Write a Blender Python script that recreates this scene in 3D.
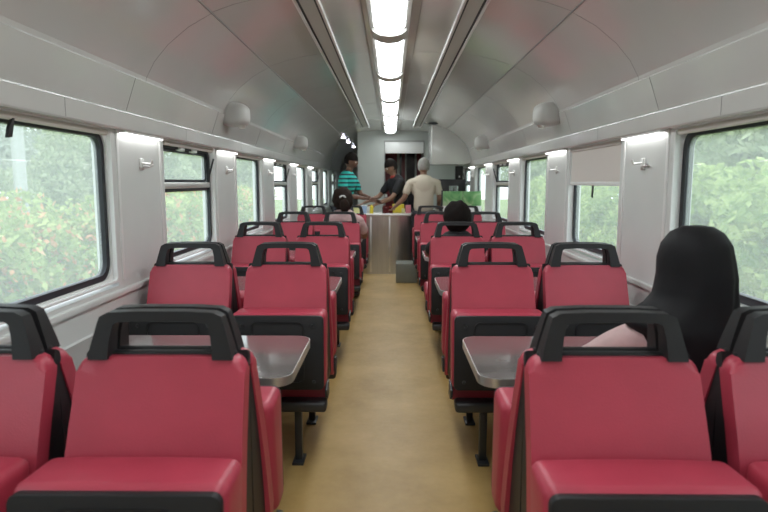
import bpy, bmesh, math, random
from mathutils import Vector, Matrix
random.seed(7)
R = math.radians
PI = math.pi
for o in list(bpy.data.objects):
    bpy.data.objects.remove(o)
scn = bpy.context.scene
C = scn.collection

# ---------------------------------------------------------------- camera, world, exposure
cam_d = bpy.data.cameras.new('camera')
cam_d.lens = 27.98
cam_d.sensor_width = 36
cam_d.clip_start = 0.05
cam_d.clip_end = 400
cam_d.dof.use_dof = True
cam_d.dof.focus_distance = 3.2
cam_d.dof.aperture_fstop = 3.5
cam = bpy.data.objects.new('camera', cam_d)
C.objects.link(cam)
cam.location = (0, 0, 1.365)
cam.rotation_euler = (R(90 - 7.07), 0, R(0.67))
scn.camera = cam
scn.view_settings.view_transform = 'Standard'
scn.view_settings.look = 'None'
scn.view_settings.gamma = 1
scn.view_settings.use_curve_mapping = False
scn.view_settings.exposure = 0.12
LAMP = 12.0       # radiance of the ceiling diffusers
w = bpy.data.worlds.new('overcast_sky')
scn.world = w
w.use_nodes = True
nt = w.node_tree
bg = nt.nodes['Background']
tc = nt.nodes.new('ShaderNodeTexCoord')
nz = nt.nodes.new('ShaderNodeTexNoise')
nz.inputs['Scale'].default_value = 2.0
rp = nt.nodes.new('ShaderNodeValToRGB')
rp.color_ramp.elements[0].position = 0.3
rp.color_ramp.elements[0].color = (0.72, 0.82, 0.90, 1)
rp.color_ramp.elements[1].position = 0.7
rp.color_ramp.elements[1].color = (0.92, 0.96, 1.0, 1)
nt.links.new(tc.outputs['Generated'], nz.inputs['Vector'])
nt.links.new(nz.outputs['Fac'], rp.inputs['Fac'])
nt.links.new(rp.outputs['Color'], bg.inputs['Color'])
bg.inputs['Strength'].default_value = 3.2

# ---------------------------------------------------------------- materials
def mat(name, col, rough=0.5, metal=0.0, noise=0.0, nscale=20.0, bump=0.0, bscale=200.0, emit=0.0, spec=None, coat=0.0, aniso_stretch=None, trans=0.0):
    m = bpy.data.materials.new(name)
    m.use_nodes = True
    t = m.node_tree
    b = t.nodes['Principled BSDF']
    b.inputs['Base Color'].default_value = (*col, 1)
    b.inputs['Roughness'].default_value = rough
    b.inputs['Metallic'].default_value = metal
    if spec is not None: b.inputs['Specular IOR Level'].default_value = spec
    if coat: b.inputs['Coat Weight'].default_value = coat; b.inputs['Coat Roughness'].default_value = 0.08
    if trans: b.inputs['Transmission Weight'].default_value = trans
    if emit:
        b.inputs['Emission Color'].default_value = (*col, 1)
        b.inputs['Emission Strength'].default_value = emit
    co = t.nodes.new('ShaderNodeTexCoord')
    src = co.outputs['Object']
    if aniso_stretch:
        mp = t.nodes.new('ShaderNodeMapping')
        mp.inputs['Scale'].default_value = aniso_stretch
        t.links.new(src, mp.inputs['Vector']); src = mp.outputs['Vector']
    if noise:
        n = t.nodes.new('ShaderNodeTexNoise')
        n.inputs['Scale'].default_value = nscale
        n.inputs['Detail'].default_value = 4
        t.links.new(src, n.inputs['Vector'])
        r = t.nodes.new('ShaderNodeValToRGB')
        r.color_ramp.elements[0].position = 0.3
        r.color_ramp.elements[1].position = 0.7
        r.color_ramp.elements[0].color = (*[c * (1 - noise) for c in col], 1)
        r.color_ramp.elements[1].color = (*[min(1, c * (1 + noise)) for c in col], 1)
        t.links.new(n.outputs['Fac'], r.inputs['Fac'])
        t.links.new(r.outputs['Color'], b.inputs['Base Color'])
    if bump:
        n2 = t.nodes.new('ShaderNodeTexNoise')
        n2.inputs['Scale'].default_value = bscale
        t.links.new(src, n2.inputs['Vector'])
        bp = t.nodes.new('ShaderNodeBump')
        bp.inputs['Strength'].default_value = bump
        bp.inputs['Distance'].default_value = 0.01
        t.links.new(n2.outputs['Fac'], bp.inputs['Height'])
        t.links.new(bp.outputs['Normal'], b.inputs['Normal'])
    return m

M = {}
M['red'] = mat('red_vinyl', (0.46, 0.050, 0.085), 0.40, noise=0.08, nscale=6, bump=0.08, bscale=260)
M['char'] = mat('charcoal_plastic', (0.019, 0.019, 0.021), 0.5, spec=0.35, bump=0.05, bscale=400)
M['charmetal'] = mat('charcoal_painted_metal', (0.032, 0.034, 0.038), 0.38)
M['panel'] = mat('grey_white_wall_panel', (0.68, 0.70, 0.69), 0.3, noise=0.03, nscale=3)
M['ceil'] = mat('glossy_ceiling_panel', (0.66, 0.66, 0.64), 0.15, noise=0.03, nscale=2, spec=0.7, bump=0.03, bscale=2.5, coat=0.5)
M['reveal'] = mat('white_gloss_reveal', (0.88, 0.89, 0.89), 0.25)
M['seam'] = mat('panel_seam', (0.27, 0.27, 0.26), 0.6)
M['white'] = mat('white_trim', (0.78, 0.79, 0.78), 0.35)
M['steel'] = mat('brushed_steel', (0.60, 0.585, 0.55), 0.3, 1.0, noise=0.08, nscale=8, aniso_stretch=(8, 8, 0.3))
M['alu'] = mat('aluminium', (0.82, 0.82, 0.81), 0.42, 1.0)
M['lam'] = mat('grey_table_laminate', (0.17, 0.155, 0.15), 0.16, noise=0.15, nscale=4, coat=0.7)
M['rubber'] = mat('black_rubber', (0.012, 0.014, 0.02), 0.5)
M['housing'] = mat('lamp_housing', (0.55, 0.55, 0.53), 0.4)
M['lamp'] = mat('lit_diffuser', (0.94, 0.99, 1.0), 0.5, emit=LAMP)
M['led'] = mat('led_spot', (0.85, 0.78, 1.0), 0.5, emit=30)
M['strip'] = mat('lit_strip', (1.0, 0.99, 0.96), 0.5, emit=6)
M['slot'] = mat('slot_grey', (0.20, 0.20, 0.20), 0.4)
M['blind'] = mat('cream_blind_fabric', (0.70, 0.66, 0.62), 0.8, bump=0.1, bscale=500)
M['darkred'] = mat('dark_red_panel', (0.16, 0.015, 0.02), 0.4)
M['darkglass'] = mat('dark_door_glass', (0.02, 0.02, 0.025), 0.1)
M['black'] = mat('black_appliance', (0.012, 0.012, 0.014), 0.35)
M['scarf'] = mat('black_satin_scarf', (0.008, 0.008, 0.010), 0.65, bump=0.1, bscale=30, spec=0.25)
M['pinkcloth'] = mat('pink_cloth', (0.60, 0.42, 0.42), 0.85, noise=0.08, nscale=30)
M['skin'] = mat('brown_skin', (0.17, 0.085, 0.058), 0.5, noise=0.06, nscale=30)
M['skinl'] = mat('tan_skin', (0.30, 0.17, 0.115), 0.5, noise=0.06, nscale=30)
M['hair'] = mat('black_hair', (0.010, 0.007, 0.006), 0.85, spec=0.2, bump=0.5, bscale=90, aniso_stretch=(1, 1, 0.2))
M['hairb'] = mat('dark_brown_hair', (0.022, 0.013, 0.010), 0.85, spec=0.2, bump=0.6, bscale=70)
M['hairw'] = mat('grey_white_hair', (0.30, 0.29, 0.27), 0.7, noise=0.3, nscale=60, bump=0.4, bscale=120)
M['beige'] = mat('beige_shirt', (0.58, 0.52, 0.42), 0.85, bump=0.3, bscale=12)
M['blackshirt'] = mat('black_shirt', (0.012, 0.012, 0.015), 0.8, bump=0.3, bscale=12)
M['redcloth'] = mat('red_cloth', (0.42, 0.05, 0.04), 0.8)
M['trouser'] = mat('dark_trousers', (0.03, 0.03, 0.04), 0.85)
M['shoe'] = mat('dark_shoes', (0.015, 0.012, 0.01), 0.5)
M['eyew'] = mat('eye_white', (0.8, 0.78, 0.75), 0.3)
M['lip'] = mat('lips', (0.33, 0.12, 0.10), 0.5)
M['ply_grey'] = mat('grey_painted_box', (0.22, 0.23, 0.20), 0.6, noise=0.1, nscale=5)
M['part'] = mat('grey_partition', (0.44, 0.47, 0.45), 0.4, noise=0.03, nscale=2)
M['yellow'] = mat('yellow_plastic', (0.75, 0.62, 0.05), 0.4)
M['paleyellow'] = mat('pale_yellow_plastic', (0.70, 0.68, 0.32), 0.5)
M['blue'] = mat('pale_blue_plastic', (0.35, 0.48, 0.7), 0.4)
M['pink'] = mat('pink_plastic', (0.75, 0.25, 0.32), 0.4)
M['jar'] = mat('dark_red_sauce_jar', (0.09, 0.012, 0.012), 0.2)
M['bark'] = mat('bark', (0.22, 0.19, 0.16), 0.9, noise=0.3, nscale=8)
M['tag'] = mat('white_card', (0.8, 0.8, 0.8), 0.6)
M['strap'] = mat('black_strap', (0.012, 0.012, 0.014), 0.6)

def floor_mat():
    m = mat('ochre_vinyl_floor', (0.50, 0.31, 0.10), 0.42)
    t = m.node_tree; b = t.nodes['Principled BSDF']
    co = t.nodes.new('ShaderNodeTexCoord')
    n = t.nodes.new('ShaderNodeTexNoise'); n.inputs['Scale'].default_value = 2.2; n.inputs['Detail'].default_value = 8
    n.inputs['Roughness'].default_value = 0.65
    r = t.nodes.new('ShaderNodeValToRGB')
    r.color_ramp.elements[0].position = 0.3; r.color_ramp.elements[0].color = (0.42, 0.265, 0.085, 1)
    r.color_ramp.elements[1].position = 0.72; r.color_ramp.elements[1].color = (0.62, 0.415, 0.165, 1)
    t.links.new(co.outputs['Object'], n.inputs['Vector']); t.links.new(n.outputs['Fac'], r.inputs['Fac'])
    t.links.new(r.outputs['Color'], b.inputs['Base Color'])
    n2 = t.nodes.new('ShaderNodeTexNoise'); n2.inputs['Scale'].default_value = 40
    mr = t.nodes.new('ShaderNodeMapRange'); mr.inputs['To Min'].default_value = 0.3; mr.inputs['To Max'].default_value = 0.55
    t.links.new(co.outputs['Object'], n2.inputs['Vector']); t.links.new(n2.outputs['Fac'], mr.inputs['Value'])
    t.links.new(mr.outputs['Result'], b.inputs['Roughness'])
    return m
M['floor'] = floor_mat()

def glass_mat():
    m = bpy.data.materials.new('haze_veil_window_glass'); m.use_nodes = True
    t = m.node_tree
    for n in list(t.nodes): t.nodes.remove(n)
    out = t.nodes.new('ShaderNodeOutputMaterial')
    tr = t.nodes.new('ShaderNodeBsdfTransparent'); tr.inputs['Color'].default_value = (0.95, 0.97, 0.96, 1)
    gl = t.nodes.new('ShaderNodeBsdfGlossy'); gl.inputs['Roughness'].default_value = 0.03
    tl = t.nodes.new('ShaderNodeBsdfTranslucent'); tl.inputs['Color'].default_value = (0.9, 0.95, 0.97, 1)
    m1 = t.nodes.new('ShaderNodeMixShader'); m1.inputs[0].default_value = 0.19  # translucent share lays a milky veil, standing in for outdoor haze
    m2 = t.nodes.new('ShaderNodeMixShader'); m2.inputs[0].default_value = 0.04
    t.links.new(tr.outputs[0], m1.inputs[1]); t.links.new(tl.outputs[0], m1.inputs[2])
    t.links.new(m1.outputs[0], m2.inputs[1]); t.links.new(gl.outputs[0], m2.inputs[2])
    t.links.new(m2.outputs[0], out.inputs['Surface'])
    return m
M['glass'] = glass_mat()
M['tumbler'] = mat('clear_tumbler', (0.8, 0.85, 0.85), 0.05, trans=0.9)

def leaf_mat(name, c1, c2):
    m = bpy.data.materials.new(name); m.use_nodes = True
    t = m.node_tree
    for n in list(t.nodes): t.nodes.remove(n)
    out = t.nodes.new('ShaderNodeOutputMaterial')
    co = t.nodes.new('ShaderNodeTexCoord')
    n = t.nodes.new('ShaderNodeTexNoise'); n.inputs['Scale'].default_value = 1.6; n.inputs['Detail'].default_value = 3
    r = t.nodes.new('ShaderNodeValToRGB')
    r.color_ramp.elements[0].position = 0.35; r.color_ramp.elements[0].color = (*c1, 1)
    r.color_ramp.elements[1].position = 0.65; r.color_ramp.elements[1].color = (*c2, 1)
    d = t.nodes.new('ShaderNodeBsdfDiffuse'); tl = t.nodes.new('ShaderNodeBsdfTranslucent')
    mx = t.nodes.new('ShaderNodeMixShader'); mx.inputs[0].default_value = 0.35
    t.links.new(co.outputs['Object'], n.inputs['Vector']); t.links.new(n.outputs['Fac'], r.inputs['Fac'])
    t.links.new(r.outputs['Color'], d.inputs['Color']); t.links.new(r.outputs['Color'], tl.inputs['Color'])
    t.links.new(d.outputs[0], mx.inputs[1]); t.links.new(tl.outputs[0], mx.inputs[2])
    t.links.new(mx.outputs[0], out.inputs['Surface'])
    return m
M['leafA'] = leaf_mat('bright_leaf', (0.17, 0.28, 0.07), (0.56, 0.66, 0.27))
M['leafB'] = leaf_mat('haze_paled_leaf', (0.30, 0.38, 0.22), (0.50, 0.56, 0.36))  # outdoor haze is mixed into this pale leaf colour
M['leafC'] = leaf_mat('haze_greyed_leaf', (0.34, 0.40, 0.32), (0.48, 0.53, 0.44))  # far trees: greyed leaf colour carries the painted haze
M['flower'] = leaf_mat('coral_flower', (0.68, 0.30, 0.14), (0.80, 0.48, 0.30))
M['ground'] = leaf_mat('grass_ground', (0.22, 0.30, 0.12), (0.36, 0.42, 0.2))

def stripes_mat():
    m = mat('turquoise_black_striped_polo', (0.03, 0.55, 0.48), 0.8)
    t = m.node_tree; b = t.nodes['Principled BSDF']
    co = t.nodes.new('ShaderNodeTexCoord'); sp = t.nodes.new('ShaderNodeSeparateXYZ')
    mu = t.nodes.new('ShaderNodeMath'); mu.operation = 'MULTIPLY'; mu.inputs[1].default_value = 1 / 0.062
    fr = t.nodes.new('ShaderNodeMath'); fr.operation = 'FRACT'
    gt = t.nodes.new('ShaderNodeMath'); gt.operation = 'GREATER_THAN'; gt.inputs[1].default_value = 0.62
    mx = t.nodes.new('ShaderNodeMix'); mx.data_type = 'RGBA'
    mx.inputs['A'].default_value = (0.03, 0.50, 0.44, 1); mx.inputs['B'].default_value = (0.01, 0.012, 0.02, 1)
    t.links.new(co.outputs['Object'], sp.inputs[0]); t.links.new(sp.outputs['Z'], mu.inputs[0])
    t.links.new(mu.outputs[0], fr.inputs[0]); t.links.new(fr.outputs[0], gt.inputs[0])
    t.links.new(gt.outputs[0], mx.inputs['Factor']); t.links.new(mx.outputs['Result'], b.inputs['Base Color'])
    return m
M['stripes'] = stripes_mat()

def poster_mat():
    m = mat('green_poster', (0.2, 0.5, 0.2), 0.4)
    t = m.node_tree; b = t.nodes['Principled BSDF']
    co = t.nodes.new('ShaderNodeTexCoord')
    n = t.nodes.new('ShaderNodeTexNoise'); n.inputs['Scale'].default_value = 5.0; n.inputs['Distortion'].default_value = 1.5
    r = t.nodes.new('ShaderNodeValToRGB')
    r.color_ramp.elements[0].position = 0.35; r.color_ramp.elements[0].color = (0.10, 0.33, 0.11, 1)
    r.color_ramp.elements[1].position = 0.72; r.color_ramp.elements[1].color = (0.62, 0.68, 0.48, 1)
    e = r.color_ramp.elements.new(0.52); e.color = (0.24, 0.50, 0.20, 1)
    t.links.new(co.outputs['Object'], n.inputs['Vector']); t.links.new(n.outputs['Fac'], r.inputs['Fac'])
    t.links.new(r.outputs['Color'], b.inputs['Base Color'])
    return m
M['poster'] = poster_mat()

# ---------------------------------------------------------------- helpers
def link(name, bm, m, parent=None, smooth=True, ang=38):
    me = bpy.data.meshes.new(name)
    bmesh.ops.recalc_face_normals(bm, faces=bm.faces)
    bm.to_mesh(me); bm.free()
    ms = m if isinstance(m, (list, tuple)) else [m]
    for x in ms: me.materials.append(x)
    if smooth:
        me.shade_smooth(); me.set_sharp_from_angle(angle=R(ang))
    o = bpy.data.objects.new(name, me)
    C.objects.link(o)
    if parent: o.parent = parent
    return o
def tag(o, label=None, cat=None, group=None, kind=None):
    if label: o['label'] = label
    if cat: o['category'] = cat
    if group: o['group'] = group
    if kind: o['kind'] = kind
    return o
def thing(name, label, cat, loc=(0, 0, 0), rz=0, group=None, kind=None):
    o = bpy.data.objects.new(name, None)
    o.empty_display_size = 0.1
    C.objects.link(o)
    o.location = loc; o.rotation_euler = (0, 0, rz)
    return tag(o, label, cat, group, kind)
def children(o): return [c for c in bpy.data.objects if c.parent == o]
def copy_tree(o, parent=None):
    c = o.copy(); C.objects.link(c); c.parent = parent
    for ch in children(o): copy_tree(ch, c)
    return c
def box(bm, x0, x1, y0, y1, z0, z1, bev=0.0, seg=2):
    r = bmesh.ops.create_cube(bm, size=1)
    vs = r['verts']
    for v in vs:
        v.co = Vector((x0 + (v.co.x + .5) * (x1 - x0), y0 + (v.co.y + .5) * (y1 - y0), z0 + (v.co.z + .5) * (z1 - z0)))
    if bev:
        es = list({e for v in vs for e in v.link_edges})
        bmesh.ops.bevel(bm, geom=es, offset=bev, segments=seg, profile=0.5, affect='EDGES')
def B(*a, **k):
    bm = bmesh.new(); box(bm, *a, **k); return bm
def prism(bm, pts, h0, h1, axis='z', bev=0.0, seg=2):
    """extrude a closed 2-D polygon. axis z: pts=(x,y); axis y: pts=(x,z); axis x: pts=(y,z)"""
    def P(p, h):
        return {'z': (p[0], p[1], h), 'y': (p[0], h, p[1]), 'x': (h, p[0], p[1])}[axis]
    a = [bm.verts.new(P(p, h0)) for p in pts]; b = [bm.verts.new(P(p, h1)) for p in pts]
    n = len(pts); fs = [bm.faces.new(a), bm.faces.new(b[::-1])]
    for i in range(n): fs.append(bm.faces.new((a[i], b[i], b[(i + 1) % n], a[(i + 1) % n])))
    if bev:
        es = set(fs[0].edges) | set(fs[1].edges)
        bmesh.ops.bevel(bm, geom=list(es), offset=bev, segments=seg, profile=0.5, affect='EDGES')
def ringprism(bm, outer, inner, h0, h1, axis='y', closed=True, bev=0.0):
    def P(p, h):
        return {'z': (p[0], p[1], h), 'y': (p[0], h, p[1]), 'x': (h, p[0], p[1])}[axis]
    n = len(outer)
    V = [[bm.verts.new(P(p, h)) for p in L] for h in (h0, h1) for L in (outer, inner)]
    fs = []
    rng = range(n) if closed else range(n - 1)
    for i in rng:
        j = (i + 1) % n
        fs.append(bm.faces.new((V[0][i], V[0][j], V[1][j], V[1][i])))
        fs.append(bm.faces.new((V[2][i], V[3][i], V[3][j], V[2][j])))
        fs.append(bm.faces.new((V[0][i], V[2][i], V[2][j], V[0][j])))
        fs.append(bm.faces.new((V[1][i], V[1][j], V[3][j], V[3][i])))
    if not closed:
        for i in (0, n - 1):
            bm.faces.new((V[0][i], V[1][i], V[3][i], V[2][i]))
    if bev:
        es = [e for e in bm.edges if e.is_manifold and e.calc_face_angle(0) > R(50)]
        bmesh.ops.bevel(bm, geom=es, offset=bev, segments=2, profile=0.5, affect='EDGES')
def rrect(x0, x1, y0, y1, r, n=6):
    pts = []
    for cx, cy, a0 in ((x1 - r, y1 - r, 0), (x0 + r, y1 - r, 90), (x0 + r, y0 + r, 180), (x1 - r, y0 + r, 270)):
        for i in range(n + 1):
            a = R(a0 + 90 * i / n); pts.append((cx + r * math.cos(a), cy + r * math.sin(a)))
    return pts
def cyl(bm, p0, p1, r0, r1=None, n=16, caps=True):
    r1 = r0 if r1 is None else r1
    p0 = Vector(p0); p1 = Vector(p1); d = (p1 - p0)
    q = d.to_track_quat('Z', 'Y')
    A = [bm.verts.new(p0 + q @ Vector((r0 * math.cos(2 * PI * i / n), r0 * math.sin(2 * PI * i / n), 0))) for i in range(n)]
    Bv = [bm.verts.new(p1 + q @ Vector((r1 * math.cos(2 * PI * i / n), r1 * math.sin(2 * PI * i / n), 0))) for i in range(n)]
    for i in range(n): bm.faces.new((A[i], A[(i + 1) % n], Bv[(i + 1) % n], Bv[i]))
    if caps: bm.faces.new(A[::-1]); bm.faces.new(Bv)
def lathe(bm, prof, c=(0, 0, 0), n=24):
    rings = []
    for r, z in prof:
        rings.append([bm.verts.new((c[0] + r * math.cos(2 * PI * i / n), c[1] + r * math.sin(2 * PI * i / n), c[2] + z)) for i in range(n)])
    for a, b in zip(rings, rings[1:]):
        for i in range(n): bm.faces.new((a[i], a[(i + 1) % n], b[(i + 1) % n], b[i]))
    bm.faces.new(rings[0][::-1]); bm.faces.new(rings[-1])
def ellipsoid(bm, c, r, sub=3, fn=None, rot=None):
    g = bmesh.ops.create_icosphere(bm, subdivisions=sub, radius=1)
    for v in g['verts']:
        p = Vector((v.co.x * r[0], v.co.y * r[1], v.co.z * r[2]))
        if fn: p = fn(p, v.co.copy())
        if rot: p = rot @ p
        v.co = p + Vector(c)
def struct(name, bm, m, label, cat, parent=None, **k):
    o = link(name, bm, m, parent, **k)
    if not parent: tag(o, label, cat, kind='structure')
    return o

# ---------------------------------------------------------------- the car body
Y0, Y1, YE = -1.6, 10.85, 15.5          # rear wall, bulkhead, end of the side passage
WC = [2.27 + 1.6 * k for k in range(-1, 8)]   # window centres along the car
WH = 0.49
ZB, ZT = 0.90, 1.60

struct('floor', B(-1.42, 1.42, Y0 - .1, YE, -0.08, 0), M['floor'], 'ochre yellow vinyl floor of the carriage', 'floor')

for s, side in ((-1, 'left'), (1, 'right')):
    bm = bmesh.new()
    def bx(xa, xb, *a, **k):
        box(bm, min(s * xa, s * xb), max(s * xa, s * xb), *a, **k)
    bx(1.28, 1.375, Y0, YE, 0.0, ZB - .02)                       # lower wall
    bx(1.262, 1.30, Y0, YE, 0.835, 0.862, bev=.006)             # ledge under the windows
    bx(1.268, 1.29, Y0, YE, 0.60, 0.72, bev=.006)               # raised rail
    bx(1.27, 1.29, Y0, YE, 0.0, 0.12, bev=.004)                 # skirting
    bx(1.28, 1.375, Y0, YE, ZT + .01, 1.76)                      # above the windows
    edges = [Y0] + [e for c in WC for e in (c - WH, c + WH)] + [YE]
    for i in range(0, len(edges), 2):
        a, b = edges[i], edges[i + 1]
        if b - a > 0.05: bx(1.28, 1.375, a, b, ZB - .02, ZT + .01)
    struct('wall_' + side, bm, M['panel'], 'light grey %s side wall of the carriage between and below the windows' % side, 'wall', ang=30)
    # vertical joint strips on the pillars
    bm = bmesh.new()
    for c in WC:
        for yy in (c - WH - .05, c + WH + .05):
            bx(1.274, 1.285, yy - .012, yy + .012, ZB, ZT + .01, bev=.003)
    struct('trim_%d' % (1 if s < 0 else 2), bm, M['white'], 'white vertical strips edging the %s window pillars' % side, 'trim')
    # cornice: vertical fascia, slanted panel
    prof = [(1.285, 1.605), (1.24, 1.605), (1.235, 1.612), (1.235, 1.685), (1.245, 1.692), (1.243, 1.700), (1.192, 1.846), (1.196, 1.852), (1.30, 1.852), (1.30, 1.605)]
    bm = bmesh.new()
    prism(bm, [(s * x, z) for x, z in prof], Y0, YE, 'y')
    struct('trim_%d' % (3 if s < 0 else 4), bm, M['ceil'], 'glossy slanted cornice panels above the %s windows' % side, 'trim', ang=20)
    bm = bmesh.new()
    yy = Y0 + .4
    while yy < Y1:                                              # panel seams on the cornice
        prism(bm, [(s * 1.2435, 1.697), (s * 1.1915, 1.846), (s * 1.1905, 1.846), (s * 1.2425, 1.697)], yy - .002, yy + .002, 'y')
        box(bm, min(s * 1.2345, s * 1.236), max(s * 1.2345, s * 1.236), yy + .8 - .002, yy + .8 + .002, 1.613, 1.684)
        yy += 1.35
    struct('trim_%d' % (5 if s < 0 else 6), bm, M['seam'], 'thin dark seams between the %s cornice panels' % side, 'trim')

# curved ceiling
half = [(0.0, 2.272), (0.36, 2.268), (0.484, 2.262), (0.62, 2.242), (0.75, 2.212), (0.86, 2.175), (0.865, 2.168), (0.98, 2.105), (1.08, 2.025), (1.15, 1.945), (1.192, 1.870), (1.196, 1.850)]
def dense(p, n=4):
    out = []
    for a, b in zip(p, p[1:]):
        for i in range(n): out.append((a[0] + (b[0] - a[0]) * i / n, a[1] + (b[1] - a[1]) * i / n))
    return out + [p[-1]]
path = [(-x, z) for x, z in half[::-1]] + half[1:]
bm = bmesh.new()
rows = []
for yy in (Y0, 2.0, 5.0, 8.0, Y1, YE):
    rows.append([bm.verts.new((x, yy, z)) for x, z in path])
top = []
for yy in (Y0, YE):
    top.append([bm.verts.new((x * 1.08, yy, z + .1)) for x, z in path])
for a, b in zip(rows, rows[1:]):
    for i in range(len(path) - 1): bm.faces.new((a[i], a[i + 1], b[i + 1], b[i]))
for i in range(len(path) - 1): bm.faces.new((top[0][i], top[1][i], top[1][i + 1], top[0][i + 1]))
for k, (r_, t_) in enumerate(((rows[0], top[0]), (rows[-1], top[1]))):
    for i in range(len(path) - 1): bm.faces.new((r_[i], r_[i + 1], t_[i + 1], t_[i]))
struct('ceiling', bm, M['ceil'], 'glossy light grey arched carriage ceiling', 'ceiling', ang=12)
# ceiling seams following the arch
bm = bmesh.new()
yy = -1.1
while yy < 10.2:
    pp = [(x, z - .0008) for x, z in path]
    pq = [(x, z + .004) for x, z in path]
    ringprism(bm, pp, pq, yy - .0025, yy + .0025, 'y', closed=False)
    yy += 1.36
for sx in (-1, 1):
    for (xa, za) in ((0.862, 2.1705), (0.155, 2.271)):
        box(bm, sx * xa - .003, sx * xa + .003, Y0, Y1, za - .0035, za + .003)
struct('trim_7', bm, M['seam'], 'thin dark seams between the ceiling panels', 'trim')

# rear wall behind the camera and end walls
struct('wall_rear', B(-1.42, 1.42, Y0 - .1, Y0, 0, 2.3), M['panel'], 'light grey rear bulkhead wall', 'wall')
# bulkhead: left corner column part, header, right part; passage opening on the left
bm = bmesh.new()
box(bm, -0.60, -0.125, Y1, Y1 + .1, 0, 2.275)
box(bm, -0.125, 0.60, Y1, Y1 + .1, 2.09, 2.275)
box(bm, 0.60, 1.30, Y1, Y1 + .1, 0, 2.275)
box(bm, -0.60, -0.54, Y1 + .1, YE, 0, 2.275)
box(bm, -1.42, 1.3, YE, YE + .1, 0, 2.3)
struct('wall_far', bm, M['part'], 'grey bulkhead wall with a doorway behind the counter', 'wall')
# doorway
door = thing('door_1', 'framed doorway in the far bulkhead with dark red and glass panels behind', 'door', (0.235, Y1, 0), kind='structure')
bm = bmesh.new()
for x0, x1, z0, z1 in ((-.36, -.345, 0, 2.09), (.345, .36, 0, 2.09), (-.36, .36, 2.08, 2.10)):
    box(bm, x0, x1, -.012, .1, z0, z1)
link('door_frame', bm, M['seam'], door)
link('header_panel', B(-.345, .345, .0, .05, 1.875, 2.08, bev=.004), M['white'], door)
bm = bmesh.new(); box(bm, -.345, .345, .9, .92, 0, 1.95)
link('back_panel', bm, M['darkglass'], door)
for x0, x1, m in ((-.345, -.12, 'darkred'), (-.03, .035, 'darkred'), (.26, .345, 'darkred')):
    link('red_panel', B(x0, x1, .86, .90, 0, 1.93), M[m], door)
for x0, x1 in ((-.12, -.07), (.035, .06), (.225, .26)):
    link('post', B(x0, x1, .84, .90, 0, 1.90, bev=.004), M['part'], door)
bm = bmesh.new(); box(bm, -.345, .345, .05, .9, 2.09, 2.12); box(bm, -.37, -.35, .1, .92, 0, 2.12); box(bm, .35, .37, .1, .92, 0, 2.12)
link('vestibule_lining', bm, M['part'], door)

# overhead housing at the far right
t = thing('overhead_cabinet', 'grey rounded overhead cabinet hanging at the far right corner above the counter', 'cabinet', (0.95, 9.7, 1.64))
bm = bmesh.new()
prism(bm, [(-.32, 0.0), (.20, 0.0), (.31, .03), (.31, .18), (.26, .30), (.16, .42), (.06, .50), (-.10, .56), (-.32, .60)], -.28, .68, 'y', bev=.012)
link('cabinet_body', bm, M['ceil'], t)
link('door_panel', B(-.30, .19, -.284, -.27, .03, .40, bev=.004), M['ceil'], t)
tag(link('ceiling_grille', (lambda b: (lathe(b, [(.0, .0), (.075, .0), (.08, .01), (.08, .02), (.0, .02)], (0.62, 9.05, 2.215)), b)[1])(bmesh.new()), M['rubber']), 'small black round grille in the ceiling above the white-haired man', 'grille')

# ---------------------------------------------------------------- windows
wn = 0
side_word = {-1: 'left', 1: 'right'}
ordw = ['beside the camera', 'nearest', 'second', 'third', 'fourth', 'fifth', 'sixth', 'seventh', 'farthest']
def make_window(s, k, c, vent):
    global wn; wn += 1
    t = thing('window_%d' % wn, '%s side window, %s from the camera, %s' % (side_word[s], ordw[k], 'with a tilting top vent' if vent else 'one fixed rounded pane'), 'window', (s * 1.33, c, 1.25), 0, kind='structure')
    h = WH; z0, z1 = ZB - 1.25, ZT - 1.25
    bm = bmesh.new()
    out = rrect(-h + .012, h - .012, z0 + .012, z1 - .004, .085, 7)
    inn = rrect(-h + .045, h - .045, z0 + .042, z1 - .035, .06, 7)
    ringprism(bm, out, inn, -.012, .02, 'x', bev=.003)
    link('window_frame', bm, M['rubber'], t)
    bm = bmesh.new()
    ringprism(bm, rrect(-h - .002, h + .002, z0 - .002, z1 + .012, .01, 7), rrect(-h + .016, h - .016, z0 + .016, z1 - .006, .085, 7), -.004 if s < 0 else -.004, .03, 'x')
    link('surround', bm, M['white'], t)
    bm = bmesh.new()
    ringprism(bm, rrect(-h - .001, h + .001, z0 - .002, z1 + .010, .01, 7), rrect(-h + .008, h - .008, z0 + .008, z1 - .001, .02, 7), -.049 if s > 0 else .002, -.002 if s > 0 else .049, 'x')
    link('reveal_lining', bm, M['reveal'], t)
    link('window_pane', B(-.002, .002, -h + .035, h - .035, z0 + .03, z1 - .03), M['glass'], t, smooth=False)
    if vent:
        f = link('transom', B(-.022 if s > 0 else -.006, .006 if s > 0 else .022, -h + .03, h - .03, .075, .112, bev=.004), M['alu'], t)
        link('transom_gasket', B(-.010, .010, -h + .03, h - .03, .055, .076, bev=.002), M['rubber'], t)
        bm = bmesh.new()
        ringprism(bm, rrect(-h + .05, h - .06, .112, z1 - .03, .03, 4), rrect(-h + .072, h - .082, .130, z1 - .055, .02, 4), -.016, .004, 'x')
        link('vent_frame', bm, M['rubber'], t)
        for yy in (-.12, .12):
            link('latch', B(-s * .035 if s > 0 else .0, .0 if s > 0 else .035, yy - .04, yy + .04, z1 - .045, z1 - .02, bev=.004), M['alu'], t)
        bm = bmesh.new(); cyl(bm, (-s * .01, h - .05, .11), (-s * .055, h - .035, .28), .006, n=8)
        link('stay', bm, M['char'], t)
    return t
for s in (-1, 1):
    for k, c in enumerate(WC):
        vent = (k % 2 == 0) if s < 0 else (k == 4 or k == 6)
        make_window(s, k, c, vent)

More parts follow.
